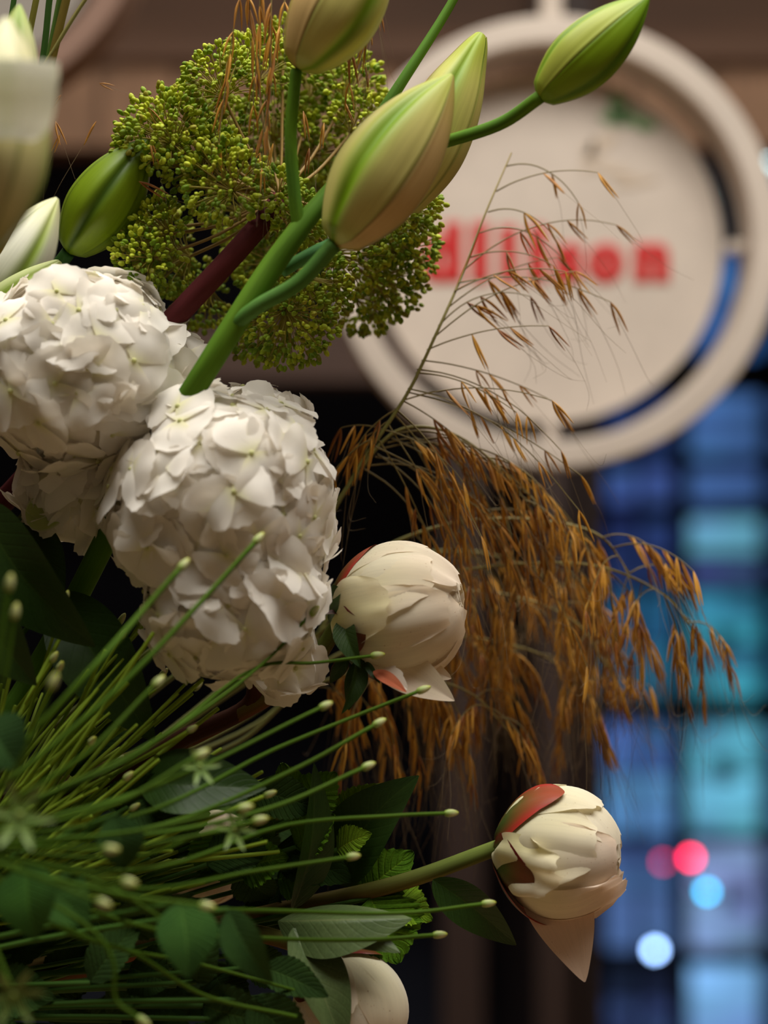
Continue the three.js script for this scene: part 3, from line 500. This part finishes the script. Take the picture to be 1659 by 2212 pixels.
peony('white peony bud lowest at right, facing right with one pointed petal hanging', 1215, 1842, 1.0, 142, V(0.97, -0.06, 0.2), {
  stretch: 0.98,
  petals: [...basicPetals.map(p => ({ ...p, ph: p.ph + 2 })),
    { phi: -1.6, w: 1.1, th1: 0.35, layer: 0.93, ph: 2, green: 0.2, pinkE: 0.2 }, { phi: 0.35, w: 1.0, th1: 0.42, layer: 0.955, ph: 3.3, green: 0.15, pinkE: 0.8, edgeOut: 0.03 }, { phi: 1.5, w: 1.0, th1: 0.3, layer: 0.95, ph: 1.2, pinkE: 0.7, flare: 0.05 }, { phi: 3.1, w: 1.1, th1: 0.4, layer: 0.95, ph: 0.2 },
    { phi: 1.0, w: 0.6, th1: 0.35, layer: 0.985, ph: 5.1, pinkE: 0.9, edgeOut: 0.03, flare: 0.09 }, { phi: -1.55, w: 0.75, th1: 0.95, layer: 0.985, ph: 4.2, green: 0.35, pinkE: 0.1, edgeOut: 0.02 }, { phi: -2.0, w: 0.6, th1: 1.6, layer: 1.04, ph: 1.2, green: 0.8, pinkE: 0 },
    { phi: -0.35, w: 0.72, th1: 0.95, layer: 0.975, ph: 2.2, green: 0.4, ruffle: 0.035, notch: 0.03, pinkE: 0.1, edgeOut: 0.02 }, { phi: 0.12, w: 0.45, th1: 1.5, layer: 1.05, ph: 3.1, green: 0.8, ruffle: 0.06, notch: 0.05, flare: 0.08, pinkE: 0.1 }, { phi: 1.9, w: 0.7, th1: 0.6, layer: 0.99, ph: 5.5, pinkE: 0.9, edgeOut: 0.03 }],
  sepals: [[-1.15, 0.5, 1.55, RED, 1.07], [0.3, 0.45, 1.85, RED2, 1.06], [1.35, 0.42, 1.6, RED, 1.08, 0.05], [3.1, 0.5, 1.9, RED2, 1.05], [-2.2, 0.4, 2.0, RED2, 1.06]],
  stem: (b, e) => [b, at(120, 2080, 1.03), at(600, 1968, 1.02), at(860, 1908, 1.01), e],
  leaves: [[at(735, 1912, 1.01), at(897, 1675, 1.0), 150, V(-0.5, 0.1, 0.9), { ...DARK, fold: 0.3, side: -0.06 }], [at(935, 1900, 1.0), at(1112, 2046, 0.99), 100, V(-0.2, -0.2, 1), { ...DARK, side: -0.08 }],
    [at(600, 1990, 0.985), at(885, 1972, 0.965), 150, V(0, 0.9, 0.7), { ...GREY, fold: -0.5, side: 0.1 }], [at(632, 1965, 1.0), at(692, 1655, 0.985), 110, V(0.8, 0, 0.7), { ...DEEPG, fold: 0.4, side: -0.05 }]],
  free: [hang(at(1188, 1905, 1.0), at(1264, 2120, 0.98), 176, V(0.1, 0.1, 1), { fold: 0.12, side: 0.0, prof: v => Math.pow(1 - Math.pow(v, 1.3), 0.8) * (0.8 + 0.2 * Math.sin(v * 3)), colA: lin(238, 210, 184), colB: lin(236, 206, 180) })],
});
peony('pale peony cut by the bottom edge under the dark leaves', 760, 2180, 0.995, 128, V(0.5, -0.75, 0.3), {
  petals: [...basicPetals, { phi: 0.2, w: 1.0, th1: 0.3, layer: 0.95, ph: 2.5, pinkE: 0.7 }, { phi: 1.5, w: 1.0, th1: 0.4, layer: 0.96, ph: 1.5, pinkE: 0.8 }, { phi: -1.3, w: 1.0, th1: 0.4, layer: 0.96, ph: 0.5 }, { phi: 0.9, w: 0.6, th1: 0.9, layer: 1.0, ph: 3.5, green: 0.3, notch: 0.06, flare: 0.04 }, { phi: 0.1, w: 0.55, th1: 1.35, layer: 1.02, ph: 4.4, green: 0.4, notch: 0.05, flare: 0.03 }, { phi: 1.6, w: 0.6, th1: 1.25, layer: 1.0, ph: 0.8, notch: 0.06, flare: 0.05, edgeOut: 0.03 }, { phi: 3, w: 1, th1: 0.4, layer: 0.96, ph: 1 }],
  sepals: [[0.5, 0.5, 2.0, RED2], [-1.4, 0.5, 2.0, RED2]],
  stem: (b, e) => [b, at(100, 2120, 1.02), at(460, 2010, 1.01), at(640, 2040, 1.0), e],
  leaves: [[at(632, 2005, 0.975), at(752, 2270, 0.955), 130, V(0.6, 0.3, 0.8), { ...GREY, fold: 0.35, side: 0.05 }], [at(700, 1990, 0.98), at(862, 2052, 0.96), 70, V(0, 0.6, 0.8), { ...GREY, fold: -0.3 }]],
});

peony('pale peony almost hidden behind the green stalks and dark leaves', 450, 1850, 1.06, 105, V(0.7, 0.2, 0.5), {
  petals: [...basicPetals, { phi: 0.4, w: 1.0, th1: 0.4, layer: 0.95, ph: 2.5, pinkE: 0.9 }, { phi: 2.2, w: 1.0, th1: 0.4, layer: 0.96, ph: 1.5, pinkE: 0.8 }, { phi: -1.5, w: 1.0, th1: 0.4, layer: 0.96, ph: 0.5, pinkE: 0.9 }],
  sepals: [[0.5, 0.5, 2.0, RED2]], stem: (b, e) => [b, at(40, 1960, 1.06), e],
});

// ---------------------------------------------------------------- golden feather grass
const spikeGeo = (() => [0, 1, 2, 3, 4, 5].map(k => {
  const gs = [], col = (t) => mixc(lin(206, 148, 44), lin(150, 92, 22), [0, 0.3, 0.6, 0.9, 0.5, 0.1][k] + 0.3 * Math.abs(Math.sin(t * 5 + k)));
  const lean = [0.05, 0.09, 0.03, 0.12, 0.16, 0.2][k];
  for (const s of [-1, 1]) gs.push(tube([V(0, 0, 0), V(s * lean * 0.6, 0.35, 0.02), V(s * lean, 1, 0)], t => 0.038 * Math.pow(Math.sin(Math.PI * clamp(0.04 + 0.94 * t)), 0.75) + 0.002, { n: 8, radial: 6, color: col }));
  gs.push(tube([V(0, 0.5, 0), V(0.03, 1.3, 0.05), V([-0.3, 0.2, -0.1, 0.4, 0.1, -0.2][k], 2.6, 0.1), V([-0.5, 0.5, -0.1, 0.9, 0.2, -0.7][k], 3.9 - 0.3 * k, 0.1)], t => 0.0085 * (1 - 0.6 * t), { n: 14, radial: 4, caps: false, color: () => lin(120, 100, 70) }));
  return mergeGeometries(gs);
}))();
function spikelet(t, p, dir, len) {
  const m = setup(new THREE.Mesh(pick(spikeGeo), M.straw)); m.name = 'spikelet';
  place(m, p.clone().sub(t.position), dir, V(rr(-1, 1), rr(-1, 1), rr(-1, 1))); m.scale.setScalar(len); t.add(m);
}
function panicle(label, axis, branches, o = {}) {
  const t = thing('feather_grass', label, 'grass', o.root ?? mouth());
  const stem = [t.position.clone(), ...axis];
  part(t, 'stem', tube(stem, q => lerp(0.0016, 0.0004, q), { n: 60, radial: 6, color: (q) => mixc(lin(106, 118, 56), lin(150, 130, 66), q) }), M.straw);
  for (const [p, dir, len, droop, n] of branches) {
    const pts = [p]; let d = dir.clone().normalize(), q = p.clone();
    for (let i = 0; i < 6; i++) { q = q.clone().addScaledVector(d, len / 6); pts.push(q); d = d.clone().add(V(rr(-0.08, 0.08), -droop, rr(-0.08, 0.08))).normalize(); }
    part(t, 'branch', tube(pts, u => 0.00045 - 0.0002 * u, { n: 14, radial: 4, color: () => lin(128, 112, 62) }), M.straw);
    const cv = new THREE.CatmullRomCurve3(pts);
    for (let i = 0; i < n; i++) {
      const u = i === n - 1 ? 1 : lerp(0.3, 1, (i + rr(0, 0.8)) / n), bp = cv.getPoint(u), tg = cv.getTangent(u);
      const sd = tg.multiplyScalar(0.55).add(V(rr(-0.34, 0.34), -(o.hang ?? 0.7), rr(-0.3, 0.3))).normalize();
      spikelet(t, bp, sd, (o.len ?? 0.018) * rr(0.8, 1.2));
    }
  }
  return t;
}
{
  const fan = (ptA, ptB, dRange, n, ang, len, droop, sp) => { const out = []; for (let i = 0; i < n; i++) { const f = (i + rnd()) / n, p = at(lerp(ptA[0], ptB[0], f), lerp(ptA[1], ptB[1], f), lerp(dRange[0], dRange[1], f)), a = rr(...ang), z = rr(-0.3, 0.3); out.push([p, V(Math.cos(a), Math.sin(a), z), rr(...len), rr(...droop), sp]); } return out; };
  panicle('upright feather grass in front of the cream sign, its spikelets spreading right', [at(200, 1500, 1.05), at(690, 1130, 1.05), at(800, 970, 1.05), at(880, 850, 1.05), at(945, 715, 1.05), at(1000, 590, 1.06), at(1045, 470, 1.06), at(1105, 330, 1.07)],
    [...fan([860, 880], [930, 740], [1.05, 1.05], 7, [-0.3, 0.5], [0.06, 0.13], [0.05, 0.18], 4), ...fan([930, 740], [1010, 570], [1.05, 1.06], 6, [0.1, 0.8], [0.05, 0.1], [0.1, 0.22], 4), ...fan([1010, 570], [1100, 340], [1.06, 1.07], 5, [-0.2, 0.9], [0.03, 0.06], [0.1, 0.3], 2), ...fan([800, 960], [870, 860], [1.05, 1.05], 7, [-1.1, -0.2], [0.05, 0.1], [0.05, 0.2], 5), ...fan([800, 960], [860, 880], [1.05, 1.05], 5, [2.4, 4.0], [0.02, 0.035], [0.1, 0.3], 3)]);
  panicle('feather grass drooping from the knot above the peony bud', [at(200, 1600, 1.08), at(640, 1230, 1.07), at(760, 1040, 1.07), at(860, 930, 1.07), at(960, 930, 1.07), at(1080, 1010, 1.08), at(1160, 1120, 1.08)],
    [...fan([780, 1020], [860, 930], [1.07, 1.07], 8, [-0.7, 0.3], [0.06, 0.12], [0.2, 0.4], 6), ...fan([860, 930], [1080, 1010], [1.07, 1.08], 10, [-1.2, 0.2], [0.05, 0.1], [0.2, 0.4], 6), ...fan([1080, 1010], [1160, 1120], [1.08, 1.08], 5, [-1.4, -0.3], [0.03, 0.06], [0.2, 0.3], 4)]);
  const arcs = [
    ['feather grass arching furthest right to the tip over the blue windows', [[640, 1400], [850, 1270], [1080, 1222], [1300, 1225], [1440, 1290], [1490, 1350]], 1.1, 18, 6],
    ['feather grass arching over the white peony bud', [[640, 1350], [800, 1200], [980, 1130], [1180, 1125], [1300, 1160], [1360, 1240]], 1.1, 18, 7],
    ['brown feather grass hanging thickly behind the peony bud', [[600, 1430], [760, 1330], [940, 1280], [1120, 1290], [1250, 1350], [1310, 1440]], 1.13, 19, 7],
    ['brown feather grass hanging low between the two peony buds', [[560, 1560], [720, 1420], [880, 1370], [1040, 1380], [1180, 1420], [1270, 1500]], 1.14, 20, 8],
    ['lowest feather grass behind the dark green leaves', [[520, 1600], [640, 1500], [780, 1450], [900, 1460], [1020, 1500], [1100, 1580]], 1.1, 20, 7],
    ['thin feather grass at the back against the dark shop', [[600, 1500], [780, 1240], [1000, 1190], [1150, 1230], [1250, 1300], [1320, 1400]], 1.18, 16, 7],
  ];
  for (const [label, pl, d, nb, sp] of arcs) {
    const br = []; const pts = pl.map(([x, y]) => at(x, y, d)), cv = new THREE.CatmullRomCurve3(pts);
    for (let i = 0; i < nb; i++) { const u = lerp(0.22, 1, (i + rnd()) / nb), p = cv.getPoint(u); br.push([p, V(rr(-0.4, 1), rr(-1, 0.5), rr(-0.6, 0.6)), rr(0.035, 0.09) * (1.1 - 0.5 * u), rr(0.15, 0.5), sp]); }
    panicle(label, [at(120, 1760, d - 0.02), ...pts], br, { hang: 0.9 });
  }
  // hanging in front of the green seed head
  const hangAt = (list, d) => list.map(([x, y, l]) => [at(x, y, d + rr(-0.02, 0.02)), V(rr(-0.35, 0.1), -1, rr(-0.2, 0.2)), l, 0.1, 0]);
  const t = panicle('feather grass hanging down from the top edge in front of the green seed head', [at(-300, 900, 0.99), at(60, 200, 0.98), at(300, -120, 0.975), at(560, -160, 0.97), at(800, -120, 0.97)],
    [...[[520, -140, 0.07], [560, -155, 0.09], [600, -150, 0.1], [640, -140, 0.1], [560, -150, 0.11], [590, -150, 0.12]].map(([x, y, l]) => [at(x, y, 0.97), V(rr(-0.3, 0.15), -1, rr(-0.1, 0.1)), l, 0.2, 6]), ...[[770, -120, 0.07], [800, -110, 0.06], [820, -115, 0.03]].map(([x, y, l]) => [at(x, y, 0.975), V(rr(-0.1, 0.1), -1, 0), l, 0.2, 5])], { hang: 1.2, len: 0.016 });
  for (const [x, y, dx, dy, l] of [[325, 305, 0.25, -1, 0.013], [300, 392, 0.9, -0.5, 0.017], [215, 180, 0.9, -0.3, 0.008], [120, 262, 0.35, -1, 0.013], [130, 290, -0.4, -1, 0.01], [208, 262, -0.5, -1, 0.014], [132, 205, -0.6, -0.8, 0.009], [320, 232, 0.6, -0.9, 0.012], [745, 220, 0.4, -1, 0.013], [668, 320, -0.1, -1, 0.014], [590, 310, -0.2, -1, 0.014], [562, 330, -0.4, -1, 0.016], [655, 240, 0.15, -1, 0.015], [700, 265, -0.1, -1, 0.014]]) spikelet(t, at(x, y, 0.985), V(dx, dy, 0.05), l);
}
{
  // green grass blades at the top left
  const t = thing('grass_blades', 'few narrow green and brown grass blades at the top left corner', 'grass', mouth());
  for (const [x0, y0, x1, y1, w, d, c] of [[92, 130, 112, -40, 14, 0.99, lin(58, 92, 34)], [104, 128, 136, -40, 12, 0.985, lin(78, 108, 40)], [112, 130, 152, -40, 18, 0.98, lin(112, 96, 36)], [66, 60, 90, -60, 14, 1.0, lin(120, 116, 44)], [20, 60, 40, -60, 12, 1.0, lin(60, 96, 36)]])
    part(t, 'blade', tube([t.position.clone().add(V(0.005, 0.03, 0)), at(-230, 900, d), at(x0 - 60, y0 + 300, d), at(x0, y0, d), at(x1, y1, d), at(x1 + 40, y1 - 200, d)], q => w / 2 / F * (1 - 0.7 * sst(0.8, 1, q)), { n: 40, radial: 6, color: () => c }), M.stem);
}

// ---------------------------------------------------------------- thin stalked spent flower heads with pale buds
function budGeo() {
  const pr = [[0.24, 0], [0.42, 0.2], [0.5, 0.6], [0.46, 1.1], [0.34, 1.55], [0.16, 1.85], [0, 1.95]].map(p => new THREE.Vector2(...p)), g = new THREE.LatheGeometry(pr, 10), n = g.attributes.position.count, a = new Float32Array(n * 3);
  for (let i = 0; i < n; i++) { const y = g.attributes.position.getY(i) / 1.95, an = Math.atan2(g.attributes.position.getX(i), g.attributes.position.getZ(i)); a.set(mixc(mixc(lin(128, 152, 60), lin(214, 206, 160), sst(0.1, 0.5, y) * (0.5 + 0.4 * Math.sin(an * 3))), lin(164, 168, 44), sst(0.65, 1, y)), i * 3); }
  g.setAttribute('color', new THREE.BufferAttribute(a, 3)); return g;
}
const BUD = budGeo();
const STAR = (() => { const gs = []; for (let k = 0; k < 6; k++) { const g = surf(4, 8, (a, v) => { const u = a * 2 - 1, w = 0.13 * Math.pow(Math.sin(Math.PI * clamp(0.1 + 0.88 * v)), 0.8); return [u * w, 0.25 * v * v + 0.03 * u * u, v, ...mixc(lin(96, 130, 40), lin(150, 170, 104), v * 0.7)]; }); g.rotateY(k * Math.PI / 3 + rr(-0.1, 0.1)); gs.push(g); } gs.push(colored(new THREE.SphereGeometry(0.12, 8, 6), lin(130, 150, 60))); return mergeGeometries(gs); })();
function spray(label, hub, root, list, col, budLabel) {
  const t = thing('spent_umbel', label, 'flower', root);
  part(t, 'stem', tube([root.clone(), root.clone().lerp(hub, 0.55).add(V(-0.01, 0.01, 0)), hub], 0.0035, { n: 24, radial: 10, color: stemTone(col, G.stemB) }), M.stem);
  for (const [pts, r, kind, bs = 1] of list) {
    const tip = pts[pts.length - 1], prev = pts[pts.length - 2] ?? hub, dir = tip.clone().sub(prev).normalize();
    const p = part(t, 'pedicel', tube([hub.clone(), ...pts], q => r * (1 - 0.12 * q), { n: 22, radial: 7, color: stemTone(col, mixc(col, lin(96, 120, 40), 0.6)) }), M.stem);
    if (kind === 'none') continue;
    const b = setup(new THREE.Mesh(kind === 'star' ? STAR : BUD, M.bud)); b.name = kind === 'star' ? 'star_floret' : 'bud';
    place(b, tip.clone().sub(t.position), kind === 'star' ? dir.clone().multiplyScalar(0.4).add(V(0.1, 0.1, 1)) : dir, V(0, 0.2, 1)); b.scale.setScalar(kind === 'star' ? 0.012 * bs : 0.004 * bs); p.add(b);
  }
  return t;
}
{
  const hub = at(-150, 1825, 0.84);
  const L = [
    [[[225, 1515, .86], [430, 1305, .89], [548, 1175, .905]], .0024], [[[190, 1455, .84], [310, 1318, .87], [386, 1232, .88]], .0026], [[[300, 1620, .88], [560, 1440, .93], [668, 1330, .95]], .0016], [[[280, 1640, .88], [560, 1440, .94], [680, 1432, .96], [800, 1417, .965]], .0017],
    [[[300, 1760, .88], [590, 1620, .93], [760, 1550, .95], [900, 1495, .955]], .0019], [[[320, 1790, .88], [640, 1660, .92], [806, 1568, .935]], .0021], [[[340, 1800, .87], [600, 1740, .9], [782, 1660, .92]], .002], [[[300, 1880, .87], [620, 1782, .92], [850, 1762, .94], [960, 1757, .95]], .0019],
    [[[320, 1950, .87], [620, 1968, .92], [880, 1972, .94], [1040, 1953, .95]], .002], [[[300, 2000, .88], [560, 2026, .92], [800, 2030, .94], [935, 2020, .95]], .0021], [[[280, 1920, .86], [560, 1880, .9], [748, 1852, .92]], .0018], [[[140, 2010, .86], [290, 2060, .88], [440, 2150, .9], [640, 2196, .92]], .0019, 'none'],
    [[[200, 2030, .88], [420, 2080, .92], [640, 2140, .94]], .0016, 'none'], [[[200, 2010, .84], [245, 2080, .84], [250, 2160, .84], [296, 2196, .84]], .0017], [[[100, 1900, .8], [208, 1945, .79]], .0018], [[[120, 1830, .8], [224, 1834, .79]], .0018], [[[140, 1880, .8], [262, 1903, .79]], .0018], [[[260, 1800, .85], [512, 1748, .86]], .0018], [[[240, 1740, .84], [420, 1638, .85]], .0018],
    [[[170, 1640, .85], [330, 1484, .87]], .0018], [[[40, 1650, .8], [108, 1490, .8]], .0018], [[[-20, 1500, .8], [18, 1278, .8]], .002], [[[0, 1500, .82], [30, 1340, .82]], .0018], [[[330, 1700, .88], [690, 1530, .92]], .0017], [[[250, 1930, .84], [430, 1955, .83]], .0018],
    [[[280, 1720, .86], [432, 1655, .86]], .0016, 'star', 0.8], [[[260, 1830, .86], [505, 1790, .87]], .0016, 'star', 0.9], [[[-10, 1780, .79], [42, 1760, .775]], .0016, 'star', 1.25], [[[200, 1900, .85], [360, 1990, .86]], .0016], [[[-30, 2010, .8], [30, 2150, .78]], .0016, 'star', 1.1], [[[300, 1850, .87], [440, 1800, .87], [545, 1775, .87]], .0016],
  ].map(([p, r, k, b]) => [p.map(q => at(...q)), r * 0.56, k, b]);
  spray('large spent flower head of long green stalks tipped with pale buds, over the peony stems', hub, mouth(), L, lin(62, 98, 6));
}
{
  const hub = at(-160, 2010, 0.97), L = [];
  for (let i = 0; i < 130; i++) { const a = rr(0.16, 1.3), l = rr(420, 820), x = -160 + Math.cos(a) * l, y = 2010 - Math.sin(a) * l * 1.02; if (y < 1420 && x < 120) continue; L.push([[at(lerp(-160, x, 0.5) + rr(-50, 50), lerp(2010, y, 0.5) - rr(-30, 60), rr(0.94, 1.0)), at(x, y, rr(0.93, 1.05))], rr(0.0007, 0.0013), rnd() < 0.25 ? 'bud' : 'none', 0.9]); }
  spray('denser tuft of thin light green stalks behind, left of the brown hydrangea stem', hub, mouth(), L, lin(156, 184, 52));
}

// ---------------------------------------------------------------- leafy sprigs
function sprig(label, base, leaves, mat, stemCol) {
  const t = thing('leafy_sprig', label, 'foliage', base);
  for (const [b, e, w, face, opt, d0] of leaves) {
    part(t, 'stem', tube([base.clone(), base.clone().lerp(b, 0.6).add(V(0, 0.008, -0.004)), b], 0.0013, { n: 12, radial: 6, color: stemTone(stemCol, G.stemB) }), M.stem);
    part(t, 'leaf', leafGeo(b, e, w / F, face, opt), mat);
  }
  return t;
}
const SER = { ...BRIGHT, ser: 0.14, nser: 13, pleat: 0.05, curl: 0.1, fold: 0.2, nv: 78, nu: 18 };
const DSER = { ...SER, colA: lin(96, 144, 22), colB: lin(118, 164, 30) };
sprig('serrated fresh green leaves in front of the golden grass, by the dark peony leaf', mouth(), [
  [at(735, 1800, 1.02), at(826, 1694, 1.01), 104, V(-0.3, 0.4, 1), SER], [at(728, 1836, 1.0), at(800, 1800, 0.99), 72, V(0, 0.6, 1), SER], [at(760, 1950, 1.02), at(892, 1840, 1.02), 130, V(0.2, 0.5, 1), DSER], [at(830, 1950, 1.015), at(934, 1985, 1.01), 110, V(0.3, 0.8, 0.8), SER], [at(800, 1940, 1.01), at(862, 2080, 1.0), 170, V(0.3, 0.3, 1), DSER],
  [at(640, 1780, 1.02), at(610, 1650, 1.01), 120, V(0.2, 0.3, 1), DSER], [at(660, 1760, 1.0), at(725, 1668, 1.0), 110, V(-0.3, 0.5, 1), DSER], [at(600, 1800, 1.02), at(540, 1700, 1.0), 120, V(0.4, 0.3, 1), DSER], [at(640, 1830, 1.0), at(720, 1760, 0.99), 100, V(0.1, 0.6, 1), DSER], [at(600, 1900, 1.02), at(700, 1880, 1.01), 120, V(0, 0.6, 1), DSER], [at(520, 1880, 1.0), at(620, 1850, 0.99), 110, V(0, 0.6, 1), DSER], [at(480, 1800, 1.0), at(440, 1900, 1.0), 110, V(0.2, 0.5, 1), DSER],
], M.softLeaf, lin(70, 96, 36));
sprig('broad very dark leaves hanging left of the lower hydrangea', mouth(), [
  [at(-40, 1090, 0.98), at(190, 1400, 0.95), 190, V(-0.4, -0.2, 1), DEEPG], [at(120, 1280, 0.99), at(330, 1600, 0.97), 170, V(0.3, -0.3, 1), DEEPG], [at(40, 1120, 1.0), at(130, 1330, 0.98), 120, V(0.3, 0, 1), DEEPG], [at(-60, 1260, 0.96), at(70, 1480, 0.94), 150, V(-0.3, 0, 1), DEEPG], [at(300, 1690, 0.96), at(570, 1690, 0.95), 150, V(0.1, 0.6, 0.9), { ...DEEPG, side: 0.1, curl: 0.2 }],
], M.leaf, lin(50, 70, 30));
sprig('blurred soft green leaves nearest the camera at the lower left', mouth(), [
  [at(60, 1870, 0.84), at(74, 2030, 0.83), 130, V(-0.3, 0.4, 1), { colA: lin(58, 100, 30), colB: lin(72, 118, 36) }], [at(390, 1950, 0.86), at(408, 2112, 0.85), 120, V(0.4, 0.3, 1), { colA: lin(56, 98, 34), colB: lin(70, 112, 40) }], [at(492, 1965, 0.88), at(585, 2125, 0.87), 84, V(-0.4, 0.3, 1), { colA: lin(60, 96, 40), colB: lin(70, 108, 46) }], [at(90, 1910, 0.85), at(190, 2000, 0.84), 110, V(0, 0.8, 0.8), { colA: lin(56, 92, 30), colB: lin(66, 106, 34) }], [at(-30, 1560, 0.84), at(40, 1660, 0.83), 120, V(0, 0.3, 1), { colA: lin(50, 86, 36), colB: lin(60, 96, 40) }], [at(250, 1760, 0.86), at(270, 1880, 0.86), 90, V(0.2, 0.4, 1), { colA: lin(50, 86, 30), colB: lin(60, 96, 36) }],
], M.softLeaf, lin(70, 96, 36));
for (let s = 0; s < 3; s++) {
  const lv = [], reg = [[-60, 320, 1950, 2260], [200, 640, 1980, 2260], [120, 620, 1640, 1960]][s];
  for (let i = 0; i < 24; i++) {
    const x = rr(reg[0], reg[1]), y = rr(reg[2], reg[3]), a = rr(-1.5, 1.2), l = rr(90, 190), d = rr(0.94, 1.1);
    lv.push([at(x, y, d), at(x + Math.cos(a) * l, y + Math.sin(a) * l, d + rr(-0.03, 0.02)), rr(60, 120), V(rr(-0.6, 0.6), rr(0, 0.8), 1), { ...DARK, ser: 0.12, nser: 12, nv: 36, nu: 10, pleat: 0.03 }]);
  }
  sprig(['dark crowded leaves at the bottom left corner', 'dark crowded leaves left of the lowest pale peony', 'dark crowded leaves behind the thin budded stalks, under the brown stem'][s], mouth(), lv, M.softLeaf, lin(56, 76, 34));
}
renderer.render(scene, camera);
